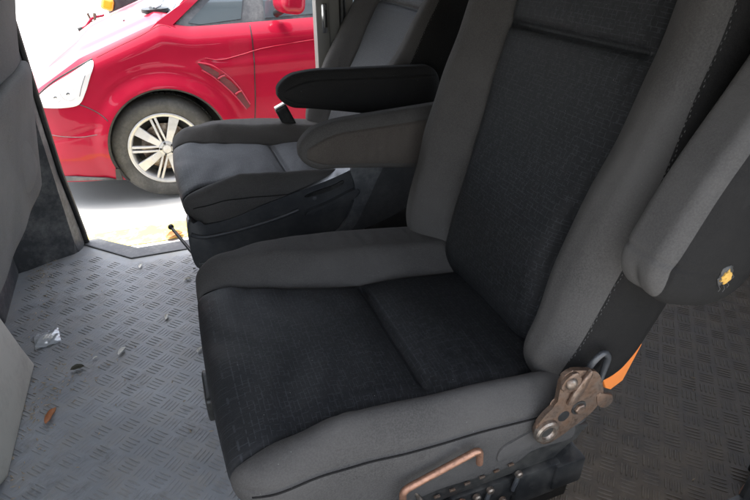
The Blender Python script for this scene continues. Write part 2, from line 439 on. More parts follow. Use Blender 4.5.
slab('door_header', (.05, 2.12, 1.40), (1.4, .08, .17), M['headliner'])
slab('near_header', (.3, .27, 1.27), (3.9, .084, .44), M['headliner'])  # unseen door header, hung low to cut sky light

# ------------------------------------------------------------------ seats
YC = .775; SP = .94
def cushion_parts(parent):
    Lx, Wy, Hz = .612, .610, .175
    P0, P, F, K = rbox_raw((Lx, Wy, Hz), (.07, .055, .065), (190, 210, 40))
    x, y, z = P.T; X0, Y0, Z0 = P0.T
    ay = np.abs(y)
    top = sm(-.03, .075, z)
    fx = (x + Lx / 2) / Lx                                      # 0 front .. 1 rear
    hN = .216 + .035 * (1 - sm(0, .32, fx)); hF = .118 + .080 * (1 - sm(-.05, .5, fx))
    rel = np.where(y < 0, -y - hN, y - hF)
    rise = np.where(y < 0, sm(.0, .26, fx), sm(-.05, .34, fx)) * (1 - .25 * sm(.55, 1., fx))
    hump = np.where(y < 0, .052, .050) * sm(-.004, .065, rel) * (1 - .35 * sm(.255, .305, ay)) * (rise * .8 + .2)
    tilt = .024 - .048 * fx
    yp = (y + .05) / .19
    crown = .007 * (1 - yp ** 2) * (rel < 0)
    c1 = x - .0195                                               # crease across the panel
    crease = -.011 * np.exp(-(c1 / .008) ** 2) - .008 * np.exp(-(c1 / .03) ** 2) + .005 * np.exp(-((c1 + .10) / .09) ** 2) + .006 * np.exp(-((c1 - .08) / .06) ** 2)
    crease *= 1 - sm(-.03, .004, rel)
    seam = -.007 * np.exp(-(rel / .003) ** 2) - .006 * np.exp(-(rel / .014) ** 2)
    wr = .0016 * np.sin(x * 75 + 8 * y + 2 * np.sin(y * 22)) * sm(.4, .95, 1 - fx) + .0015 * np.sin(y * 31 + x * 9) * np.cos(x * 23)
    pull = .0007 * np.sin(x * 95 + 9 * np.sin(x * 11 + 2) + 25 * rel + 3 * np.sin(y * 40)) * np.sin(x * 19 + 1) ** 2 * sm(.0, .02, rel) * (1 - sm(.05, .09, rel))
    z2 = z + top * (hump + tilt + crown + crease + wr + pull) + seam * sm(-.06, .03, z)
    front = 1 - sm(0, .12, fx)
    x2 = x + front * (1 - top) * .035 - front * .012 * (1 - (y / .305) ** 2) + front * .007 * np.exp(-(rel / .006) ** 2) * (1 - top)
    side = sm(.26, .30, ay)
    y2 = y * (1 - .03 * (1 - sm(-.085, .0, z))) + np.sign(y) * .006 * np.sin(np.clip(fx, 0, 1) * math.pi) * side
    gs = np.exp(-((z - .050) / .0024) ** 2) * sm(.235, .275, ay) * sm(-.01, .03, fx)
    y2 -= np.sign(y) * .003 * gs; z2 -= .003 * gs
    y2 += np.sign(y) * side * .0012 * np.sin(x * 34 + z * 60)
    PP = np.c_[x2, y2, z2]
    uv = np.c_[y, x - z * (fx < .15)]
    pnl, base = cut_split(PP, F, (K == 5) | (K == 0) | (K == 1), rel, 0.0, uv)
    loc = (-.022 + Lx / 2, YC, .43 - Hz / 2)
    b = link('cushion', base, M['bolster'], parent, loc)
    p = link('centre_panel', pnl, M['panel'], b)
    for sg in (-1, 1):                                          # welted side seams just under the bolster edge
        lv = np.unique(np.round(Z0, 6)); zl = lv[np.argmin(np.abs(lv - .048))]
        row = np.where((np.abs(Z0 - zl) < 1e-5) & (np.abs(Y0 - sg * Wy / 2) < 1e-6))[0]
        row = row[np.argsort(X0[row])][4:-6:3]
        tube('side_seam', [(PP[q][0], PP[q][1] + sg * .0002, PP[q][2]) for q in row], .0015, M['side'], b, 6)
    for sg in (-1, 1):                                          # seams between bolsters and centre panel
        pts = []
        for fxx in np.linspace(.02, .93, 60):
            hh = (.216 + .035 * (1 - float(sm(0, .32, fxx)))) if sg < 0 else (.118 + .080 * (1 - float(sm(-.05, .5, fxx))))
            xx = fxx * Lx - Lx / 2; q = np.argmin((PP[:, 0] - xx) ** 2 + (PP[:, 1] - sg * hh) ** 2 + (Z0 < Hz / 2 - 1e-6) * 10)
            pts.append((PP[q][0], sg * hh, PP[q][2] + .0004))
        pts = [tuple(np.mean([pts[max(i - 1, 0)], pts[i], pts[min(i + 1, len(pts) - 1)]], axis=0)) for i in range(len(pts))]
        tube('panel_seam', pts, .0012, M['side'], b, 6)
    return b
def backrest_parts(parent, deg):
    Tx, Wy, Hz = .125, .600, .80
    P0, P, F, K = rbox_raw((Tx, Wy, Hz), (.05, .045, .075), (26, 170, 200))
    x, y, z = P.T; X0, Y0, Z0 = P0.T; ay = np.abs(y); h = z + Hz / 2
    front = sm(.03, -.045, x) if False else (1 - sm(-.045, .035, x))
    pw = .168 + .012 * sm(.0, .5, h)
    body = sm(-.02, .10, h)
    pw = pw - np.where(y < 0, .016, .004) * np.exp(-((h - .26) / .14) ** 2)
    rel = ay - pw
    bol = -(.058 - .018 * sm(.25, .6, h)) * sm(.0, .07, rel) * (1 - .42 * sm(.085, .135, rel)) * (.55 + .45 * body)
    lum = -.018 * np.exp(-((h - .2) / .13) ** 2) * (1 - sm(.12, .17, ay))
    hs = h - .534 + .02 * (y / .17) * 0
    cr = (.010 * np.exp(-(hs / .005) ** 2) + .006 * np.exp(-(hs / .016) ** 2)) * (1 - sm(.165, .18, ay))
    sg = .009 * np.exp(-(rel / .0045) ** 2) + .006 * np.exp(-(rel / .014) ** 2)
    wr = .0012 * np.sin(h * 45 + 6 * y) * np.cos(y * 14)
    x2 = x + front * (bol + lum + cr + sg + wr)
    wid = 1 + .07 * np.exp(-((h - .30) / .22) ** 2) * sm(.15, .3, ay) - .06 * sm(.55, .8, h) - .05 * (1 - sm(0, .12, h))
    y2 = y * wid
    # bottom corners of the side bolsters droop forward onto the cushion
    PP = np.c_[x2, y2, z]
    PP[:, 0] += Tx / 2; PP[:, 2] += Hz / 2
    uv = np.c_[y, z]
    rc = rel[F].mean(1); xc = x[F].mean(1)
    mk = (K == 0) | ((K == 4) & (np.abs(y[F].mean(1)) < .16))
    rd = ((K == 2) | (K == 3) | (K == 1)) & (x[F].mean(1) > -.052)
    keep = ~rd
    me_p, me_b = cut_split(PP, F[keep], mk[keep], rel, 0.0, uv)
    back = link('backrest', me_b, M['bolster'], parent, (.508, YC + .008, .392), (0, R(deg), 0))
    link('backrest_panel', me_p, M['panel'], back)
    link('side_panel', split_mesh(PP, F, rd, uv), M['side'], back)
    # stitches along the outer seam of the side bolsters
    vs = []; fs = []
    edge = {}
    # seam = boundary between bolster and side panel on faces K 2/3
    for kk, s in ((2, -1), (3, 1)):
        sel = (K == kk)
        ff = F[sel]; xm = x[ff].mean(1)
        cand = ff[(xm > -.056) & (xm < -.046)]
        ids = np.unique(cand); pts = PP[ids]; pts = pts[np.argsort(pts[:, 2])]
        zz = np.arange(.09, .74, .0062)
        xi = np.interp(zz, pts[:, 2], pts[:, 0]); yi = np.interp(zz, pts[:, 2], pts[:, 1])
        vs = []; fs = []
        for a in range(len(zz)):
            c = np.array([xi[a], yi[a] + s * .0006, zz[a]]); w = .00045; l = .0017
            i0 = len(vs)
            for dx, dz in ((-w, -l), (w, -l), (w, l), (-w, l)): vs.append((c[0] + dx, c[1], c[2] + dz))
            for dx, dz in ((-w, -l), (w, -l), (w, l), (-w, l)): vs.append((c[0] + dx * .6, c[1] + s * .0009, c[2] + dz * .8))
            fs += [(i0 + 4, i0 + 5, i0 + 6, i0 + 7), (i0, i0 + 1, i0 + 5, i0 + 4), (i0 + 1, i0 + 2, i0 + 6, i0 + 5), (i0 + 2, i0 + 3, i0 + 7, i0 + 6), (i0 + 3, i0, i0 + 4, i0 + 7)]
        link('seam_stitching', mesh_np(vs, fs), M['thread'], back)
    # headrest on two posts above the frame of the photograph
    hr = rbox('headrest', (.11, .27, .19), (.045, .06, .07), (14, 20, 18), M['bolster'], back, (Tx / 2, 0, Hz + .14))
    for s in (-.06, .06): tube('headrest_post', [(Tx / 2, s, Hz - .02), (Tx / 2, s, Hz + .07)], .006, M['steel'], back)
    return back
def arm_mesh(thick=1., both=False):
    Lx, Wy, Hz = .45, (.084 if both else .068), .13
    P0, P, F, K = rbox_raw((Lx, Wy, Hz), (.050, .026, .052) if not both else (.065, .024, .052), (110, 26, 50))
    x, y, z = P.T; t = (x + Lx / 2) / Lx                        # 0 tip .. 1 pivot
    bot = 1 - sm(-.0625, .0625, z)
    z2 = z + bot * (.034 * (1 - sm(0, .7, t)) - .014 * sm(.4, 1, t)) - (1 - bot) * .012 * (1 - sm(0, .25, t))
    y2 = y * (1 + .05 * sm(.3, 1, t))
    a = (np.clip(.085 / Lx - t, 0, 1) / (.085 / Lx)) ** 2; b = (np.abs(z + .006) / .052) ** 2
    if both: a = a + (np.clip(t - 1 + .085 / Lx, 0, 1) / (.085 / Lx)) ** 2
    if both: b = np.where(z < 0, (np.abs(z) / .060) ** 2, 0); a = a * (1 - sm(-.055, -.025, z))
    e = np.sqrt(a + b)
    sidef = sm(.022, .033, np.abs(y) * .068 / Wy)
    y2 = y2 - np.sign(y) * .0038 * np.exp(-((e - .90) / .04) ** 2) * sidef + np.sign(y) * .0015 * sidef * (1 - sm(.85, .92, e))
    if both:                                                    # seam across the rounded pivot end
        g = np.exp(-((x - .165) / .0025) ** 2) * sm(.0, .02, np.abs(z) + np.abs(y) * .2)
        y2 = y2 - np.sign(y) * .002 * g; z2 = z2 + .003 * g * bot
        z2 = z2 + .004 * bot * np.exp(-(y / .006) ** 2) * sm(.17, .20, x)
    PP = np.c_[x, y2, z2 * thick]
    s_, b_ = cut_split(PP, F, (K == 2) | (K == 3) | (both & ((K == 5) | (K == 1))), e, .90, np.c_[x, z])
    return b_, s_
def armrest(parent, y, pivot, ang, topmat, sidemat, thick=1., both=False):
    """pivot point (x,z) at the hinge end, arm tip towards -x when ang = 0"""
    mb_, ms_ = arm_mesh(thick, both)
    a = R(ang)
    o = link('armrest', mb_, topmat, parent, (pivot[0] - .18 * math.cos(a), y, pivot[1] - .18 * math.sin(a)), (0, -a, 0))
    link('armrest_side', ms_, sidemat, o)
    return o

def build_seat(loc, label, group, recline):
    s = empty('passenger_seat', loc, label, 'seat', group)
    cushion_parts(s); bk = backrest_parts(s, recline)
    rbox('pedestal', (.46, .46, .22), .02, (10, 10, 8), M['black'], s, (.30, YC, .11))
    rbox('pan', (.50, .555, .06), .02, (12, 12, 6), M['black'], s, (.27, YC, .262))
    return s, bk
def clone(o, parent=None):
    c = o.copy(); COL.objects.link(c); c.parent = parent
    for ch in o.children: clone(ch, c)
    return c
near, near_back = build_seat((0, 0, 0), 'nearest grey and black cloth seat with bare rusty recliner bracket and no side trim', 'van seats in a row', 14)
far = clone(near); far.location = (0, SP, 0)
far['label'] = 'seat beside the open door, its black plastic side trim and adjusting handle intact'
far_back = [c for c in far.children if c.name.startswith('backrest')][0]
far_back.rotation_euler = (0, R(27), 0); far_back.location.x -= .02

# armrests
armrest(near, 1.165, (.660, .637), 3, M['bolster'], M['armcloth'], 1.12)
armrest(far, .435, (.662, .690), -2, M['armdark'], M['armdark'], .95)
up = armrest(near, .424, (.606, .670), 253, M['bolster'], M['side'], 1.35, True)

# ---- near seat: exposed mechanism on the camera side
def P(*a): return Vector(a)
pts = smooth_path([(.216, .452, .32), (.212, .448, .370), (.332, .446, .408), (.339, .452, .368)], 8, .013)
tube('handle_bar', pts, .0055, M['copper'], near, 14)
bm = bmesh.new(); prism(bm, [(.02, .305), (.04, .275), (.50, .290), (.56, .345), (.52, .36), (.44, .335)], 'y', .468, .482, .003)
bm_obj('side_rail', bm, M['black'], near, True)
# recliner bracket
def plate(poly, y0, y1, mat, name, parent, n=6, bev=.0025):
    pp = [tuple(p) for p in catmull(poly, n, True)]
    b = bmesh.new(); prism(b, pp, 'y', y0, y1, bev, 2); return bm_obj(name, b, mat, parent, True)
br = plate([(.440, .377), (.433, .404), (.446, .427), (.462, .444), (.463, .470), (.463, .494), (.476, .505), (.503, .498), (.528, .486), (.545, .457), (.552, .428), (.541, .402), (.515, .383), (.482, .364), (.458, .358)], .452, .460, M['rust'], 'recliner_bracket', near)
plate([(.461, .478), (.465, .496), (.480, .504), (.493, .494), (.493, .476), (.480, .466)], .447, .453, M['rust'], 'hinge_boss', br, bev=.003)
tube('release_loop', catmull([(.520, .464, .482), (.523, .460, .502), (.536, .458, .516), (.550, .460, .502), (.553, .464, .472), (.550, .464, .445)], 6), .005, M['trim'], br)
plate([(.540, .439), (.562, .430), (.575, .420), (.573, .402), (.560, .402), (.545, .415)], .451, .456, M['rust'], 'stop_lug', br)
def lathe_y(name, cx, cz, prof, mat, parent, seg=28, hexr=None):
    """prof: list of (radius, y)"""
    b = bmesh.new(); rings = []
    for r_, y_ in prof:
        rings.append([b.verts.new((cx + r_ * math.cos(2 * math.pi * k / seg), y_, cz + r_ * math.sin(2 * math.pi * k / seg))) for k in range(seg)])
    for A, B in zip(rings, rings[1:]):
        for k in range(seg): b.faces.new((A[k], A[(k + 1) % seg], B[(k + 1) % seg], B[k]))
    b.faces.new(rings[0]); b.faces.new(rings[-1][::-1])
    return bm_obj(name, b, mat, parent, True)
lathe_y('pivot_collar', .453, .392, [(.022, .453), (.021, .447), (.018, .4445), (.013, .4445), (.0115, .449), (.011, .4495)], M['steel'], br)
lathe_y('pivot_hole', .453, .392, [(.0108, .4488), (.0085, .4480), (.001, .4480)], M['black'], br)
lathe_y('slot_hole', .482, .412, [(.0105, .4525), (.010, .4512), (.001, .4512)], M['black'], br)
lathe_y('bolt_recess', .508, .421, [(.0135, .4525), (.013, .4508), (.0125, .4508)], M['black'], br)
lathe_y('bolt_head', .508, .421, [(.0095, .452), (.0095, .447), (.0075, .4455)], M['rust'], br, 6)
lathe_y('bolt', .476, .486, [(.010, .448), (.0095, .4440), (.007, .4415), (.003, .4405)], M['steel'], br)

bm = bmesh.new(); prism(bm, [(.480, .440), (.486, .461), (.497, .484), (.510, .500), (.514, .492), (.506, .468), (.494, .438)], 'y', .445, .453, .0035, 3); bm_obj('bracket_rib', bm, M['rust'], br, True)

# outer grey cover tab in front of the bracket
plate([(.385, .338), (.385, .366), (.43, .384), (.47, .392), (.475, .372), (.44, .352)], .462, .470, M['bolster'], 'cover_tab', near)
# orange lever behind
bm = bmesh.new(); prism(bm, [(.588, .428), (.603, .436), (.612, .452), (.632, .464), (.668, .470), (.674, .455), (.655, .380), (.632, .366), (.618, .374), (.606, .40)], 'y', .505, .518, .003)
bm_obj('orange_lever', bm, M['orange'], near, True)
bm = bmesh.new(); prism(bm, [(.50, .34), (.52, .47), (.60, .50), (.692, .478), (.676, .38), (.60, .32)], 'y', .522, .58, .006)
bm_obj('hinge_cover', bm, M['black'], near, True)
# adjuster block and its bits under the cushion
bm = bmesh.new()
bevelbox(bm, .47, .49, .245, .085, .06, .075, .006); bevelbox(bm, .37, .49, .235, .12, .04, .07, .004); bevelbox(bm, .53, .50, .25, .06, .09, .06, .005)
bevelbox(bm, .25, .495, .20, .30, .03, .03, .004)
bm_obj('adjuster_block', bm, M['black'], near, True)
for (x_, z_) in ((.35, .250), (.372, .256), (.425, .275)):
    tube('clip', [(x_, .467, z_ - .03), (x_, .462, z_), (x_ + .004, .464, z_ + .012)], .004, M['trim'], near, 10)
for (x_, z_) in ((.352, .266), (.376, .272), (.405, .232), (.428, .288)):
    lathe_y('screw', x_, z_, [(.0065, .466), (.0065, .460), (.004, .458)], M['steel'], near, 16)
tube('cable', smooth_path([(.24, .47, .33), (.27, .455, .27), (.262, .47, .20), (.30, .5, .12)], 8, .03), .0035, M['steel'], near)
tube('cable', smooth_path([(.40, .462, .20), (.32, .455, .22), (.27, .46, .18), (.22, .5, .1)], 8, .03), .004, M['black'], near)
bm = bmesh.new(); bevelbox(bm, .318, .462, .262, .012, .006, .03, .002, Matrix.Rotation(R(35), 3, 'Y')); bm_obj('wire_clip', bm, M['copper'], near)
bm = bmesh.new()
for i in range(9): bevelbox(bm, .20 + i * .026, .463, .296 + i * .003, .010, .004, .004, .001)
bm_obj('staple_row', bm, M['steel'], near)
# latch on the front edge
rbox('front_latch', (.014, .085, .05), .005, (6, 10, 8), M['black'], near, (-.026, .775, .335))
bm = bmesh.new(); bevelbox(bm, .79, 1.76, .03, .20, .05, .06, .006); bevelbox(bm, .86, 1.72, .05, .06, .04, .10, .004); bm_obj('floor_bracket', bm, M['steel'], near, True)
for yy in (.58, .98):
    bm = bmesh.new(); bevelbox(bm, .38, yy, .02, .55, .04, .04, .004); bm_obj('slide_rail', bm, M['black'], near)

# ---- far seat trim (coordinates local to the far seat: y - SP)
Y1 = 1.40 - SP
top = [(-.008, .385), (.02, .368), (.10, .372), (.20, .400), (.30, .425), (.40, .450), (.47, .475), (.50, .50), (.535, .56), (.60, .60), (.68, .58), (.74, .50), (.735, .40), (.66, .33), (.52, .275), (.30, .235), (.10, .205), (.02, .21), (-.012, .25), (-.016, .33)]
bm = bmesh.new(); prism(bm, [tuple(p) for p in catmull(top, 5, True)], 'y', Y1 + .0, Y1 + .055, .012, 3); tr = bm_obj('side_trim', bm, M['trim'], far, True)
def ridge(name, pts, rad, mat=M['trim'], y=Y1):
    return tube(name, [(a, y, b) for a, b in catmull(pts, 6)], rad, mat, tr)
ridge('trim_ridge', [(-.008, .345), (.03, .33), (.12, .335), (.22, .350), (.295, .368)], .007)
ridge('trim_ridge', [(.0, .25), (.1, .24), (.2, .255), (.29, .275)], .005)
plate([(.315, .352), (.325, .368), (.38, .382), (.45, .408), (.475, .41), (.475, .392), (.42, .362), (.35, .345)], Y1 - .016, Y1 + .004, M['trim'], 'adjusting_handle', tr, bev=.005)
plate([(.32, .405), (.33, .415), (.40, .43), (.43, .44), (.43, .43), (.39, .415)], Y1 - .006, Y1 + .004, M['black'], 'recess', tr)
lathe_y('screw_cap', .345, .397, [(.006, Y1 + .001), (.0055, Y1 - .004), (.003, Y1 - .0045)], M['greytrim'], tr, 16)
# silvery back of the plastic recliner cover
plate([(.455, .475), (.50, .50), (.558, .485), (.530, .42), (.496, .350), (.462, .290), (.41, .250), (.34, .240), (.30, .252), (.38, .265), (.432, .31), (.458, .365), (.465, .42)], Y1 - .010, Y1 + .004, M['greytrim'], 'recliner_cover', far, bev=.005)
rbox('rear_base', (.26, .46, .30), .02, (8, 8, 8), M['black'], far, (.66, YC + .03, .26))
tube('adjuster_lever', smooth_path([(.03, .74, .10), (-.01, .80, .09), (-.07, .95, .135)], 6, .02), .006, M['black'], far)
bm = bmesh.new(); bmesh.ops.create_uvsphere(bm, u_segments=18, v_segments=12, radius=.011, matrix=Matrix.Translation((-.073, .957, .138))); bm_obj('lever_knob', bm, M['black'], far, True)
bm = bmesh.new(); bevelbox(bm, .012, .55, .20, .03, .04, .07, .004); bevelbox(bm, .022, .52, .15, .02, .03, .08, .003); bm_obj('hinge_iron', bm, M['rust'], far)
# belt buckle
bk = rbox('belt_buckle', (.045, .028, .085), .006, (8, 6, 10), M['black'], far, (.385, .985, .49), (0, R(-24), 0))
rbox('buckle_top', (.040, .026, .006), .002, (6, 5, 3), M['whitecap'], bk, (-.0, 0, .044))
tube('buckle_stalk', [(.0, 0, -.04), (.015, 0, -.11)], .010, M['black'], bk)

# foam showing through the torn armrest: in arm-local space of the raised armrest
def blob(name, c, s, mat, parent, seed, amp=.25, n=14):
    b = bmesh.new(); bmesh.ops.create_uvsphere(b, u_segments=n * 2, v_segments=n, radius=1)
    r_ = random.Random(seed); ph = [r_.uniform(0, 6) for _ in range(6)]
    for v in b.verts:
        k = 1 + amp * (math.sin(v.co.x * 5 + ph[0]) * math.cos(v.co.z * 6 + ph[1]) + .5 * math.sin(v.co.z * 11 + ph[2] + v.co.x * 7))
        v.co = Vector((v.co.x * s[0] * k, v.co.y * s[1], v.co.z * s[2] * k)) + Vector(c)
    return bm_obj(name, b, mat, parent, True)
TORN = (.165, -.0445, .002)
hole = blob('torn_hole', (TORN[0], TORN[1] - .001, TORN[2]), (.015, .003, .011), M['black'], up, 3, .14)
foam = blob('foam', (TORN[0] + .001, TORN[1] - .003, TORN[2]), (.009, .0045, .008), M['foam'], up, 5, .22)

for i, (dx, dz, L) in enumerate(((.012, .006, .010), (.014, -.002, .008), (.008, .010, .007), (-.004, .010, .006), (.002, -.010, .007))):
    p = Vector((TORN[0] + dx, TORN[1] - .0015, TORN[2] + dz)); e_ = p + Vector((L, -.003, L * .2))
    tube('loose_thread', [p, (p + e_) / 2 + Vector((0, -.002, .001)), e_], .0004, M['thread'], up, 6)
# ------------------------------------------------------------------ front seat (left edge of the picture)
fs_ = empty('front_seat', (0, 0, 0), 'grey cloth front seat back with a map pocket above a grey beige plastic base', 'seat')
def backwarp(P0, Pn):
    Q = Pn.copy(); h = (Q[:, 2] + .40) / .8
    Q[:, 0] += .012 * np.sin(Q[:, 1] * 9) + .01 * np.sin(h * 7 + Q[:, 1] * 5)
    return Q
rbox('backrest', (.14, .62, .70), (.05, .06, .08), (14, 40, 60), M['frontcloth'], fs_, (-.352, 1.20, .87), (0, R(11), 0), backwarp)
def pocketwarp(P0, Pn):
    Q = Pn.copy(); t = (Q[:, 2] + .2) / .4
    Q[:, 0] += .010 * sm(.6, 1, t) * np.cos(Q[:, 1] * 4.5) + .0015 * np.sin(Q[:, 1] * 30 + 3 * t) - .03 * (1 - sm(0, .2, t))
    return Q
rbox('map_pocket', (.03, .60, .34), (.012, .03, .03), (6, 50, 40), M['frontcloth'], fs_, (-.322, 1.185, .645), (0, R(11), 0), pocketwarp)
bm = bmesh.new(); prism(bm, [(1.035, .0), (1.435, .0), (1.335, .235), (1.24, .42), (.95, .46), (.93, .06)], 'x', -.545, -.485, .012, 3)
bm_obj('base_cover', bm, M['beige'], fs_, True)
rbox('pedestal', (.40, .40, .36), .02, (8, 8, 8), M['black'], fs_, (-.77, 1.16, .18))
rbox('cushion', (.5, .56, .13), (.05, .05, .05), (20, 20, 8), M['frontcloth'], fs_, (-.74, 1.2, .47))

def crumple(name, x, y, z, s, mat, label, cat, seed, thick=.002, group=None, rz=0., asp=.5, curl=.3, pts=24):
    r_ = random.Random(seed); V = []; F = []; nu, nv = 14, 8
    for layer in (0, 1):
        for i in range(nu + 1):
            for j in range(nv + 1):
                u = i / nu * 2 - 1; w = (j / nv * 2 - 1) * math.sqrt(max(0, 1 - abs(u) ** 2.2)) * asp
                h = curl * s * (w * w * 2.2 / max(asp, .1) + .25 * u * u) + .06 * s * math.sin(u * 7 + seed) * math.cos(w * 9 + seed)
                V.append((u * s, w * s, h + (thick if layer else 0)))
    n1 = (nu + 1) * (nv + 1)
    for i in range(nu):
        for j in range(nv):
            a = i * (nv + 1) + j; b = a + nv + 1
            F.append((a + n1, b + n1, b + 1 + n1, a + 1 + n1)); F.append((a, a + 1, b + 1, b))
    for i in range(nu):
        for j in (0, nv):
            a = i * (nv + 1) + j; b = a + nv + 1; F.append((a, b, b + n1, a + n1))
    o = link(name, mesh_np(V, F), mat, None, (x, y, z), (0, 0, R(rz)))
    return tag(o, label, cat, group)
crumple('dry_leaf', -.418, 1.199, .004, .027, M['leaf'], 'small reddish brown dry leaf lying on the ribbed mat by the crumbs', 'leaf', 2, .0012, None, 72, .3, .5)
crumple('dry_leaf', -.371, 1.368, .004, .018, M['leafdark'], 'small dark curled leaf on the mat between plastic sachet and brown leaf', 'leaf', 5, .001, None, 5, .4, .6)
crumple('dry_leaf', -.096, 2.0, -.41+.42, .001, M['leaf'], 'x', 'leaf', 1)
D.objects.remove(D.objects[[o.name for o in D.objects if o.get('label') == 'x'][0]])
crumple('dry_leaf', -.102, 2.907, -.408, .05, M['leaf'], 'brown dry leaf on the yellow line outside the open door', 'leaf', 9, .0015, None, 25, .5, .4)
for i, (x, y, s, rz, lab) in enumerate(((-.257, 1.403, .017, 60, 'white seed husk on the mat, largest of the pale husks'), (-.204, 1.887, .014, 75, 'white seed husk lying farthest back on the mat towards the door'),
        (-.328, 1.40, .007, 30, 'tiny pale husk speck between the sachet and the large white husk'), (-.128, 1.53, .014, 80, 'pale seed husk lying upright near the middle of the mat'), (-.045, 1.33, .012, 55, 'thin pale seed husk lying closest to the nearest seat front edge'),
        (-.05, 1.735, .013, 5, 'flat thin husk in front of the near corner of the far seat'), (-.02, 1.80, .006, 20, 'small dark speck of husk just beyond the flat thin husk'))):
    crumple('seed_husk', x, y, .003, s, M['husk'] if i != 6 else M['leafdark'], lab, 'husk', i + 11, .001, 'seed husks scattered on the mat', rz, .38, .5)
# sachet
Vs = []; Fs = []; n = 16
for i in range(n + 1):
    for j in range(n + 1):
        u = i / n * 2 - 1; w = j / n * 2 - 1; e = max(abs(u), abs(w))
        Vs.append((u * .034, w * .038, .004 + .006 * (1 - e ** 3) + .002 * math.sin(u * 8 + w * 3) * math.cos(w * 9) + .002 * (abs(u) > .93) * math.sin(w * 20)))
for i in range(n):
    for j in range(n): a = i * (n + 1) + j; Fs.append((a, a + n + 1, a + n + 2, a + 1))
sach = link('plastic_sachet', mesh_np(Vs, Fs), M['film'], None, (-.468, 1.545, .001), (0, 0, R(12)))
tag(sach, 'small clear square plastic sachet lying on the mat by the left edge', 'sachet')
Vs2 = [(x * .5 + .003, y * .45, z + .0015) for x, y, z in Vs]; link('paper_label', mesh_np(Vs2, Fs), M['whitecap'], sach)
# crumbs
V = []; F = []
for cx, cy, sx, sy, n in ((-.445, 1.27, .03, .08, 90), (-.535, 2.0, .018, .08, 70), (-.50, 1.75, .02, .12, 25), (-.40, 1.38, .06, .08, 40), (.2, 1.3, .9, .6, 160), (-.50, 1.05, .04, .08, 60)):
    for _ in range(n):
        x = random.gauss(cx, sx); y = random.gauss(cy, sy)
        if y > 1.93 and x > -.4: continue
        if x < -.49 and y < 1.45 or y < .4: continue
        a = random.uniform(0, 6.28); L = random.uniform(.002, .008); w = random.uniform(.0006, .002); h = random.uniform(.001, .003)
        i0 = len(V); c, s = math.cos(a), math.sin(a)
        for dx, dy, dz in ((-L, 0, 0), (0, -w, 0), (L, 0, .001), (0, w, 0), (0, 0, h)): V.append((x + dx * c - dy * s, y + dx * s + dy * c, .002 + dz))
        F += [(i0, i0 + 1, i0 + 4), (i0 + 1, i0 + 2, i0 + 4), (i0 + 2, i0 + 3, i0 + 4), (i0 + 3, i0, i0 + 4), (i0, i0 + 3, i0 + 2, i0 + 1)]
tag(link('crumbs', mesh_np(V, F), M['crumb'], smooth=False), 'straw coloured crumbs and grit scattered over the mat', 'crumbs', kind='stuff')

# cable end and bracket at the lower right corner
cb = empty('door_cable', (1.03, .42, 0), 'dark cable and black clip by the near door sill at lower right corner', 'cable')
tube('cable', smooth_path([(-.10, -.045, .02), (-.03, .0, .035), (.03, .0, .03), (.08, -.05, .03)], 8, .03), .006, M['copper'], cb)
rbox('clip', (.05, .03, .03), .006, (8, 6, 6), M['black'], cb, (.06, .03, .03), (0, 0, R(20)))

# ------------------------------------------------------------------ red car
CY = 4.33; YS = 3.43; WX, WZ, WR = -.060, -.082, .325
AX, AZ, AR = -.030, -.060, .352
def zt(x):
    x = np.asarray(x, float)
    a = .60 + .38 * (x + .078); a = np.where(x < -.42, .47 + .62 * (x + .42), a)
    return np.where(x > .02, .637 - .03 * sm(.02, .2, x) + .03 * np.maximum(x - .3, 0), a)
def plan_y(x):
    x = np.asarray(x, float); t = np.clip((-.30 - x) / .72, 0, 1)
    return CY - .90 * (1 - t ** 2.7) ** (1 / 2.7)
def inward(t, x):
    d = .045 * (1 - sm(0, .28, t)) + .012 * sm(.35, .9, t)
    d = d + .055 * np.clip((t - .86) / .14, 0, 1) ** 2.2
    d = d - .010 * np.exp(-((t - .74) / .05) ** 2) * sm(.0, .4, x)
    return d
def side_y(x, z):
    x = np.asarray(x, float); z = np.asarray(z, float)
    zb = -.24; t = np.clip((z - zb) / (zt(x) - zb), 0, 1)
    y = plan_y(x) + inward(t, x)
    r = np.hypot(x - AX, z - AZ)
    y = y - .028 * (1 - sm(AR, AR + .10, r)) * (z > AZ - .25) - .003 * np.exp(-((r - AR - .11) / .02) ** 2) * (z > AZ)
    # dent-like crease above the front bumper
    y = y + .004 * np.exp(-((z - .075 - .25 * (x + .5)) / .018) ** 2) * (1 - sm(-.42, -.36, x))
    return y
car = empty('parked_car', (.6, CY, -.42), 'red people carrier parked outside with silver alloy wheel and fender vent', 'car')
CO = Vector((.6, CY, -.42))
def cm(v): return [(p[0] - CO.x, p[1] - CO.y, p[2] - CO.z) for p in v]
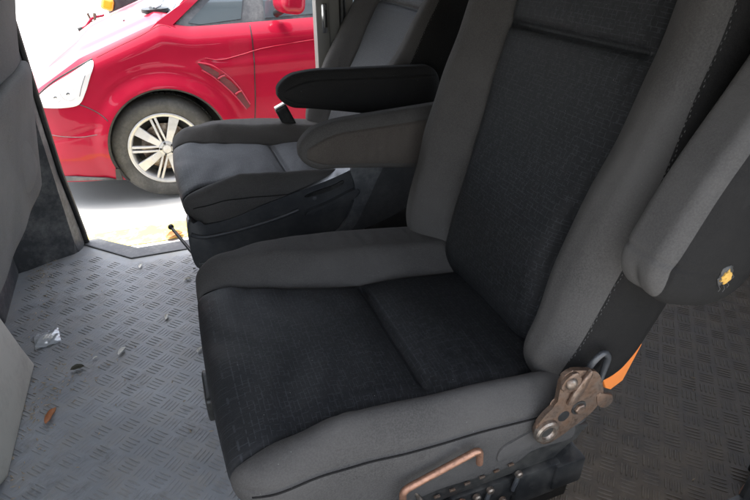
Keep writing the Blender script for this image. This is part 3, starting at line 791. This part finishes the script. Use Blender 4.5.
# side walls + bonnet
def car_half(sign):
    XS = np.concatenate([-.30 - .72 * np.sin(np.linspace(math.pi / 2, 0, 46)) ** 1, np.linspace(-.30, .9, 150)[1:], np.linspace(.9, 3.4, 40)[1:]])
    T = np.concatenate([np.linspace(0, .84, 70), np.linspace(.84, 1, 18)[1:]])
    V = []; F = []; nT = len(T)
    for x in XS:
        zb = -.24
        for t in T:
            z = zb + t * (float(zt(x)) - zb); V.append([x, float(side_y(x, z)), z])
    V = np.array(V); keep = []
    r = np.hypot(V[:, 0] - AX, V[:, 2] - AZ)
    r2 = np.hypot(V[:, 0] - 2.80, V[:, 2] - AZ)
    for i in range(len(XS) - 1):
        for j in range(nT - 1):
            a = i * nT + j; f = (a, a + nT, a + nT + 1, a + 1)
            if all(r[k] < AR for k in f) or all(r2[k] < AR for k in f): continue
            F.append(f)
    us = set(k for f in F for k in f)
    for cx, rr in ((AX, r), (2.80, r2)):
        for k in us:
            if rr[k] < AR and rr[k] > 1e-6:
                s = AR / rr[k]; V[k, 0] = cx + (V[k, 0] - cx) * s; V[k, 2] = AZ + (V[k, 2] - AZ) * s
                V[k, 1] = float(side_y(V[k, 0], V[k, 2]))
    if sign < 0: V[:, 1] = 2 * CY - V[:, 1]; F = [f[::-1] for f in F]
    return V, F, XS, nT
V1, F1, XS, nT = car_half(1); V2, F2, _, _ = car_half(-1)
Vb = list(V1) + list(V2); Fb = list(F1) + [tuple(k + len(V1) for k in f) for f in F2]
body = link('body', mesh_np(cm(Vb), Fb), M['red'], car)
# bonnet top: strips between the two shoulders
V = []; F = []; W = np.linspace(-1, 1, 41)
xi = [i for i, x in enumerate(XS) if x < .20]
for i in xi:
    e = V1[i * nT + nT - 1]; half = CY - e[1]
    for w in W:
        yy = CY + w * half
        sh = 1 - abs(w) ** 2.5
        zz = e[2] + .035 * sh * sm(-1.02, -.6, e[0]) + .008 * np.exp(-((abs(w) - .72) / .06) ** 2)
        xx = e[0] - (.02 * sh)
        V.append((xx, yy, zz))
nW = len(W)
for a in range(len(xi) - 1):
    for j in range(nW - 1):
        k = a * nW + j; F.append((k, k + nW, k + nW + 1, k + 1))
link('bonnet', mesh_np(cm(V), F), M['red'], car)
# conforming patches on the near side
def patch(name, poly, mat, off=.004, parent=None, step=.012, dome=0., z_only=True):
    parent = parent or car
    P2 = [Vector((float(a), float(b))) for a, b in poly]; n = len(P2)
    x0, x1 = min(p.x for p in P2), max(p.x for p in P2); z0, z1 = min(p.y for p in P2), max(p.y for p in P2)
    pts = list(P2)
    def inside(x, z):
        c = False
        for i in range(n):
            a, b = P2[i], P2[i - 1]
            if (a.y > z) != (b.y > z) and x < (b.x - a.x) * (z - a.y) / (b.y - a.y) + a.x: c = not c
        return c
    def dist(x, z):
        m = 1e9
        for i in range(n):
            a, b = P2[i], P2[i - 1]; ab = b - a; t = max(0, min(1, ((Vector((x, z)) - a).dot(ab)) / max(ab.length_squared, 1e-12)))
            m = min(m, (Vector((x, z)) - a - ab * t).length)
        return m
    gx = np.arange(x0 + step / 2, x1, step); gz = np.arange(z0 + step / 2, z1, step)
    for x in gx:
        for z in gz:
            if inside(x, z) and dist(x, z) > step * .4: pts.append(Vector((float(x), float(z))))
    vo, eo, fo, *_ = geometry.delaunay_2d_cdt(pts, [(i, (i + 1) % n) for i in range(n)], [list(range(n))], 1, 1e-6)
    vo = [(v.x, v.y) for v in vo]; nv = len(vo)
    Vt = [(x, float(side_y(x, z)) - off - dome * min(1, dist(x, z) / .02), z) for x, z in vo]
    Vt += [(x, float(side_y(x, z)) + .004, z) for x, z in vo]
    F = [tuple(f) for f in fo]
    # skirt along boundary edges
    from collections import Counter
    cnt = Counter(); 
    for f in F:
        for i in range(len(f)): cnt[tuple(sorted((f[i], f[(i + 1) % len(f)])))] += 1
    for (a, b), c in cnt.items():
        if c == 1: F.append((a, b, b + nv, a + nv))
    Vw = cm(Vt)
    if parent is not car: pass
    bm = bmesh.new(); bv = [bm.verts.new(v) for v in Vw]
    for f in F:
        try: bm.faces.new([bv[k] for k in f])
        except ValueError: pass
    bmesh.ops.delete(bm, geom=[v for v in bm.verts if not v.link_faces], context='VERTS')
    return bm_obj(name, bm, mat, parent, True)
def gapline(name, pts, rad=.003, mat=None, parent=None, off=.0):
    p = catmull(pts, 8); q = [(a, float(side_y(a, b)) - off, b) for a, b in p]
    return tube(name, cm(q), rad, mat or M['black'], parent or car, 6)
# headlight wraps round the corner
hl = catmull([(-.352, .462), (-.385, .452), (-.47, .405), (-.60, .335), (-.70, .262), (-.72, .235), (-.66, .222), (-.56, .220), (-.475, .235), (-.425, .300), (-.385, .375), (-.355, .43)], 5, True)
lampm = patch('headlight', hl, M['lens'], .005, dome=.004)
gapline('headlight_gap', [(-.352, .47), (-.47, .415), (-.60, .343), (-.72, .25)], .005)
for cx_, cz_, rr_ in ((-.585, .283, .030), (-.515, .300, .040)):
    gapline('reflector_ring', [(cx_ + rr_ * math.cos(a_), cz_ + rr_ * math.sin(a_)) for a_ in np.linspace(.4, 5.6, 9)], .0016, M['rim'], lampm, .0085)
    gapline('bulb', [(cx_ - .008, cz_ - .006), (cx_, cz_ + .001), (cx_ + .008, cz_ - .004)], .0035, M['greytrim'], lampm, .0085)
for q in ([(-.46, .28), (-.435, .335), (-.405, .39)],):
    gapline('reflector_edge', q, .0016, M['greytrim'], lampm, .0085)
# bumper seam and creases
gapline('bumper_gap', [(-.475, .235), (-.42, .205), (-.37, .165), (-.345, .135)], .0028)
gapline('bumper_crease', [(-.70, .075), (-.60, .055), (-.50, .05), (-.42, .06)], .002, M['greytrim'])
patch('lower_lip', [(-.80, -.235), (-.80, -.195), (-.60, -.20), (-.42, -.225), (-.385, -.235)], M['greytrim'], .012)
patch('mud_flap', [(-.385, -.238), (-.372, -.16), (-.352, -.16), (-.345, -.238)], M['black'], .01)
# door gap, window trim
gapline('door_gap', [(.530, .600), (.527, .45), (.518, .30), (.500, .12), (.47, -.06), (.44, -.22)], .0035)
gapline('crease_line', [(.245, .440), (.33, .425), (.45, .445), (.60, .475), (.90, .505), (1.3, .53)], .0025, M['red'], off=.003)
gapline('fender_gap', [(.085, .610), (.03, .622), (-.08, .575), (-.2, .528), (-.33, .475)], .0025, M['red'])
# fender vent
for q in ([(.200, .412), (.258, .393), (.312, .350), (.298, .318), (.256, .340), (.222, .375)],
          [(.322, .341), (.374, .297), (.413, .246), (.388, .220), (.346, .262), (.309, .306)],
          [(.421, .233), (.450, .185), (.472, .138), (.444, .122), (.418, .160), (.396, .206)]):
    patch('vent_slot', q, M['ventred'], .002, step=.01)
for q in ([(.20, .418), (.28, .395), (.36, .33), (.42, .25), (.47, .15)], [(.215, .375), (.27, .335), (.33, .275), (.39, .205), (.445, .120)]):
    gapline('vent_rim', q, .005, M['red'], off=.002)
for a, b in (((.300, .318), (.345, .335)), ((.390, .220), (.43, .236))): gapline('vent_blade', [a, ((a[0] + b[0]) / 2, (a[1] + b[1]) / 2 + .003), b], .006, M['red'], off=.004)
# body above the belt: glasshouse
def gy(z): return YS + .072 + (z - .60) * .32
def ghouse(name, poly, mat, off=0., th=.02, both=True):
    b = bmesh.new()
    for s in ((1, -1) if both is True else (both,)):
        A = [b.verts.new((x - CO.x, s * (gy(z) - off - CY), z - CO.z)) for x, z in poly]
        B = [b.verts.new((x - CO.x, s * (gy(z) - off + th - CY), z - CO.z)) for x, z in poly]
        b.faces.new(A); b.faces.new(B[::-1])
        for i in range(len(A)): b.faces.new((A[i], B[i], B[(i + 1) % len(A)], A[(i + 1) % len(A)]))
    return bm_obj(name, b, mat, car)
ghouse('window_frame', [(.035, .60), (.06, .635), (.255, .81), (.68, 1.13), (1.0, 1.20), (3.1, 1.16), (3.35, .70), (3.35, .58), (.10, .55)], M['red'])
for bs in (1, -1): ghouse('pillar_base', [(-.03, .60), (.02, .640), (.13, .705), (.30, .800), (.62, 1.04), (.66, 1.04), (.36, .815), (.10, .622), (.12, .598)], M['red'], .022, .03, bs)
ghouse('window_surround', [(.100, .612), (.33, .800), (.74, 1.08), (3.0, 1.08), (3.1, .66), (.60, .603), (.20, .568), (.135, .572)], M['greytrim'], .004, .01)
for bs in (1, -1): ghouse('quarter_window', [(.185, .626), (.385, .785), (.55, .89), (.525, .78), (.485, .634), (.25, .614)], M['carglass'], .008, .01, bs)
for bs in (1, -1): ghouse('door_window', [(.625, .632), (.635, .80), (.66, 1.0), (.80, 1.06), (1.45, 1.06), (1.45, .665)], M['carglass'], .008, .01, bs)
# windscreen and roof
def quad_strip(name, rows, mat):
    V = [p for r_ in rows for p in r_]; m = len(rows[0]); F = []
    for a in range(len(rows) - 1):
        for j in range(m - 1): F.append((a * m + j, (a + 1) * m + j, (a + 1) * m + j + 1, a * m + j + 1))
    return link(name, mesh_np(cm(V), F), mat, car)
rows = []
for t in np.linspace(0, 1, 10):
    x = .09 + .9 * t; z = .60 + .60 * t - .0 * t; hw = CY - gy(z) - .01
    rows.append([(x - .10 * (1 - (w ** 2)) * (1 - t * .4), CY + w * hw, z + .02 * (1 - w * w)) for w in np.linspace(-1, 1, 15)])
quad_strip('windscreen', rows, M['carglass'])
quad_strip('cowl', [[(p[0] - .04, p[1], p[2] - .008) for p in rows[0]], [(p[0] + .03, p[1], p[2] + .012) for p in rows[0]]], M['black'])
rows2 = [[(.99 + 2.3 * t, CY + w * .70, 1.20 + .05 * math.sin(math.pi * t) - .25 * t ** 4 + .02 * (1 - w * w)) for w in np.linspace(-1, 1, 11)] for t in np.linspace(0, 1, 12)]
quad_strip('roof', rows2, M['red'])
# dark cowl vent with chrome wiper pivot near the A pillar
b = bmesh.new(); prism(b, [tuple(p) for p in catmull([(-.055, 3.80), (-.02, 3.76), (.05, 3.78), (.10, 3.84), (.09, 3.93), (.0, 3.93), (-.05, 3.88)], 5, True)], 'z', .655, .676, .002)
bmesh.ops.translate(b, verts=b.verts, vec=-CO); bm_obj('cowl_grille', b, M['black'], car)
tube('wiper_arm', cm([(.0, 3.80, .682), (.03, 3.86, .694), (.06, 3.92, .70), (.12, 4.0, .73)]), [.012, .010, .008, .006], M['chrome'], car)
tube('washer_hose', cm([(.02, 3.79, .682), (.06, 3.81, .697), (.07, 3.86, .70)]), .009, M['chrome'], car)
b = bmesh.new(); bmesh.ops.create_uvsphere(b, u_segments=12, v_segments=8, radius=.008, matrix=Matrix.Translation(Vector((.075, 3.62, .648)) - CO) ); bm_obj('washer_jet', b, M['black'], car, True)
b = bmesh.new(); bmesh.ops.create_uvsphere(b, u_segments=12, v_segments=8, radius=.008, matrix=Matrix.Translation(Vector((-.17, 3.95, .60)) - CO) ); bm_obj('washer_jet', b, M['black'], car, True)
# door mirror
mr = rbox('mirror', (.15, .20, .15), (.05, .06, .05), (14, 16, 12), M['red'], car, Vector((.745, 3.34, .745)) - CO, (0, R(8), R(12)))
tube('mirror_stem', [(.0, .05, -.05), (-.01, .15, -.09)], .022, M['black'], mr)
# far handle etc. hidden; wheel arch liner and wheels
def lathe_car(name, cx, cz, prof, mat, parent, seg=72, caps=False, ysign=1):
    b = bmesh.new(); rings = []
    for r_, y_ in prof: rings.append([b.verts.new((cx + r_ * math.cos(2 * math.pi * k / seg), y_, cz + r_ * math.sin(2 * math.pi * k / seg))) for k in range(seg)])
    for A, B in zip(rings, rings[1:]):
        for k in range(seg): b.faces.new((A[k], A[(k + 1) % seg], B[(k + 1) % seg], B[k]))
    if caps: b.faces.new(rings[0]); b.faces.new(rings[-1][::-1])
    return bm_obj(name, b, mat, parent, True)
for cx in (AX, 2.80):
    b = bmesh.new(); seg = 60; R0 = []; R1 = []; R2 = []
    for k in range(seg + 1):
        a = R(-35 + 250 * k / seg); c, s = math.cos(a), math.sin(a)
        zz = AZ + AR * s; y0 = float(side_y(cx + (AR + .001) * c if cx == AX else .6, zz)) + .004
        R0.append(b.verts.new((cx + (AR + .002) * c, y0, zz))); R1.append(b.verts.new((cx + (AR - .012) * c, y0 + .012, AZ + (AR - .012) * s))); R2.append(b.verts.new((cx + (AR - .004) * c, 3.80, AZ + (AR - .004) * s)))
    for k in range(seg):
        b.faces.new((R0[k], R0[k + 1], R1[k + 1], R1[k])); b.faces.new((R1[k], R1[k + 1], R2[k + 1], R2[k]))
    b.faces.new(R2)
    bmesh.ops.translate(b, verts=b.verts, vec=-CO); bm_obj('wheel_arch', b, M['black'], car, True)
def wheel(cx, yo, sg):
    """yo: outer face y, sg=+1 when outer face looks to -y"""
    w = link('wheel', mesh_np([(0, 0, 0), (.001, 0, 0), (0, .001, 0)], [(0, 1, 2)]), M['rubber'], car, Vector((cx, yo, WZ)) - CO)
    D.objects.remove(w)
    prof = [(.205, .035), (.218, .012), (.228, .004), (.262, -.004), (.290, .000), (.305, .012), (.318, .030), (.325, .055), (.325, .165), (.315, .20), (.28, .215), (.22, .205)]
    t_ = lathe_car('wheel', 0, 0, [(r_, y_ * sg) for r_, y_ in prof], M['rubber'], car, 96)
    t_.location = Vector((cx, yo, WZ)) - CO
    # tread blocks
    b = bmesh.new()
    for k in range(64):
        a = 2 * math.pi * k / 64
        for yy in (.075, .11, .145):
            bevelbox(b, (.3262) * math.cos(a), yy * sg, .3262 * math.sin(a), .006, .024, .024, 0, Matrix.Rotation(-a, 3, 'Y'))
    bm_obj('tread', b, M['rubber'], t_)
    rimp = [(.219, .010), (.222, .004), (.214, .000), (.203, .004), (.197, .016), (.192, .06), (.185, .16), (.205, .19)]
    rm = lathe_car('rim', 0, 0, [(r_, y_ * sg) for r_, y_ in rimp], M['rim'], t_, 96)
    b = bmesh.new()
    def spoke(a, w0, w1, r0, r1, off):
        d = Vector((math.cos(a), 0, math.sin(a))); n_ = Vector((-math.sin(a), 0, math.cos(a))); vs = []
        for r_, w_, y_ in ((r0, w0, .012), ((r0 + r1) / 2, (w0 + w1) / 2, .004), (r1, w1, .010)):
            for s_, dy in ((-1, 0), (1, 0), (1, .022), (-1, .022)):
                p = d * r_ + n_ * (off + s_ * w_); vs.append(b.verts.new((p.x, (y_ + dy) * sg, p.z)))
        for q in range(2):
            for k in range(4):
                i0 = q * 4 + k; i1 = q * 4 + (k + 1) % 4; b.faces.new((vs[i0], vs[i1], vs[i1 + 4], vs[i0 + 4]))
        b.faces.new(vs[:4]); b.faces.new(vs[-4:][::-1])
    for k in range(5):
        a = R(68 + 72 * k); spoke(a, .016, .030, .03, .204, 0)
        a2 = a + R(36)
        for o_ in (-.013, .013): spoke(a2, .0055, .0075, .03, .204, o_)
    bmesh.ops.bevel(b, geom=[e for e in b.edges], offset=.0018, segments=1, affect='EDGES')
    bm_obj('spokes', b, M['rim'], t_)
    lathe_car('hub_cap', 0, 0, [(.048, .02 * sg), (.044, .004 * sg), (.030, -.001 * sg), (.028, .004 * sg), (.024, -.002 * sg), (.001, -.003 * sg)], M['rim'], t_, 40)
    for k in range(5):
        b = bmesh.new(); a = R(32 + 72 * k); bmesh.ops.create_uvsphere(b, u_segments=10, v_segments=6, radius=.008, matrix=Matrix.Translation((.036 * math.cos(a), .003 * sg, .036 * math.sin(a))))
        bm_obj('wheel_nut', b, M['black'], t_, True)
    lathe_car('brake_disc', 0, 0, [(.145, .075 * sg), (.145, .06 * sg), (.05, .06 * sg), (.045, .03 * sg), (.001, .03 * sg)], M['steel'], t_, 60)
    lathe_car('wheel_back', 0, 0, [(.19, .12 * sg), (.001, .12 * sg)], M['black'], t_, 40)
    return t_
wheel(WX, 3.455, 1); wheel(2.80, 3.455, 1); wheel(WX, 2 * CY - 3.455, -1); wheel(2.80, 2 * CY - 3.455, -1)
# underside and rear closure
b = bmesh.new(); bevelbox(b, 1.25 - CO.x, 0, -.19 - CO.z, 4.1, 1.1, .06, .0); bevelbox(b, 3.37 - CO.x, 0, .2 - CO.z, .06, 1.72, .84, .02); bevelbox(b, 2.4 - CO.x, 0, .56 - CO.z, 1.8, 1.5, .04, 0); bevelbox(b, -.62 - CO.x, 0, -.1 - CO.z, .2, 1.2, .2, 0)
bm_obj('underbody', b, M['black'], car)

# ------------------------------------------------------------------ motorbike beyond the bonnet
mb = empty('motorbike', (-.2, 6.2, -.42), 'dark motorbike with orange indicator standing behind the red bonnet', 'motorbike')
def mt(name, pts, rad, mat, parent=mb, seg=12): return tube(name, pts, rad, mat, parent, seg)
for x in (-.25, 1.0):
    b = bmesh.new(); seg = 40
    rings = [[b.verts.new((x + r_ * math.cos(2 * math.pi * k / seg), y_, .29 + r_ * math.sin(2 * math.pi * k / seg))) for k in range(seg)] for r_, y_ in ((.19, -.03), (.25, -.05), (.285, -.03), (.29, 0), (.285, .03), (.25, .05), (.19, .03))]
    for A, B in zip(rings, rings[1:]):
        for k in range(seg): b.faces.new((A[k], A[(k + 1) % seg], B[(k + 1) % seg], B[k]))
    wl = bm_obj('wheel', b, M['rubber'], mb, True)
    b = bmesh.new()
    for k in range(6):
        a = R(60 * k); tube_bm(b, [(x, 0, .29), (x + .2 * math.cos(a), 0, .29 + .2 * math.sin(a))], .010, 8)
    bm_obj('spokes', b, M['steel'], wl)
mt('fork', [(-.25, -.07, .29), (-.12, -.07, .75), (-.05, -.06, .98)], .018, M['steel']); mt('fork', [(-.25, .07, .29), (-.12, .07, .75), (-.05, .06, .98)], .018, M['steel'])
rbox('fairing', (.30, .24, .34), (.08, .08, .1), (14, 12, 14), M['trim'], mb, (-.02, 0, .93), (0, R(15), 0))
rbox('body_shell', (.85, .26, .26), (.1, .09, .09), (24, 14, 12), M['black'], mb, (.50, 0, .86), (0, R(-6), 0))
rbox('bike_seat', (.60, .26, .10), (.05, .06, .04), (20, 12, 8), M['black'], mb, (.72, 0, 1.02))
rbox('indicator', (.11, .07, .11), (.03, .025, .03), (10, 8, 10), M['amber'], mb, (-.175, -.13, .93), (0, R(20), 0))
mt('handlebar', smooth_path([(-.05, -.34, 1.05), (-.0, -.12, 1.02), (.0, .12, 1.02), (-.05, .34, 1.05)], 8, .08), .014, M['steel'])
mt('lever', smooth_path([(-.30, -.16, .86), (-.31, -.16, .79), (-.26, -.16, .745)], 6, .02), .014, M['steel'])
mt('lever_bracket', smooth_path([(-.36, -.15, .86), (-.33, -.15, .745), (-.27, -.15, .77)], 6, .02), .011, M['steel'])
mt('crash_bar', smooth_path([(-.22, -.15, .84), (-.33, -.16, .82), (-.40, -.16, .745), (-.44, -.16, .735)], 6, .03), .012, M['red'])
mt('bar_grip', [(-.43, -.16, .735), (-.47, -.16, .725)], .02, M['black'])

# ------------------------------------------------------------------ light, world, camera
sc = bpy.context.scene
w = D.worlds.new('World'); sc.world = w; w.use_nodes = True
nt = w.node_tree; bg = nt.nodes['Background']; sky = nt.nodes.new('ShaderNodeTexSky'); sky.sky_type = 'NISHITA'; sky.sun_disc = False
SE = R(74)
sky.sun_elevation = SE; sky.sun_rotation = R(-72); sky.air_density = 1.0; sky.dust_density = 3.0; sky.ozone_density = .6
nt.links.new(sky.outputs[0], bg.inputs[0]); bg.inputs[1].default_value = .15
hs = nt.nodes.new('ShaderNodeHueSaturation'); hs.inputs['Saturation'].default_value = .45; nt.links.new(sky.outputs[0], hs.inputs['Color']); nt.links.new(hs.outputs[0], bg.inputs[0])
sl = D.lights.new('sun', 'SUN'); sl.energy = 1.5; sl.angle = R(14); sl.color = (1, .96, .9)
so = D.objects.new('sun', sl); COL.objects.link(so)
az = R(-72)
dirv = Vector((math.sin(az) * math.cos(SE), math.cos(az) * math.cos(SE), math.sin(SE)))
so.rotation_euler = dirv.to_track_quat('Z', 'Y').to_euler(); so.location = dirv * 20
cd = D.cameras.new('camera'); cd.sensor_width = 36; cd.lens = 26.0; cd.clip_start = .02; cd.clip_end = 500
co_ = D.objects.new('camera', cd); COL.objects.link(co_); co_.location = (0, 0, 1.05); co_.rotation_euler = (R(60), 0, R(-20.8))
sc.camera = co_
sc.view_settings.view_transform = 'Standard'; sc.view_settings.look = 'None'; sc.view_settings.gamma = 1; sc.view_settings.exposure = 2.68
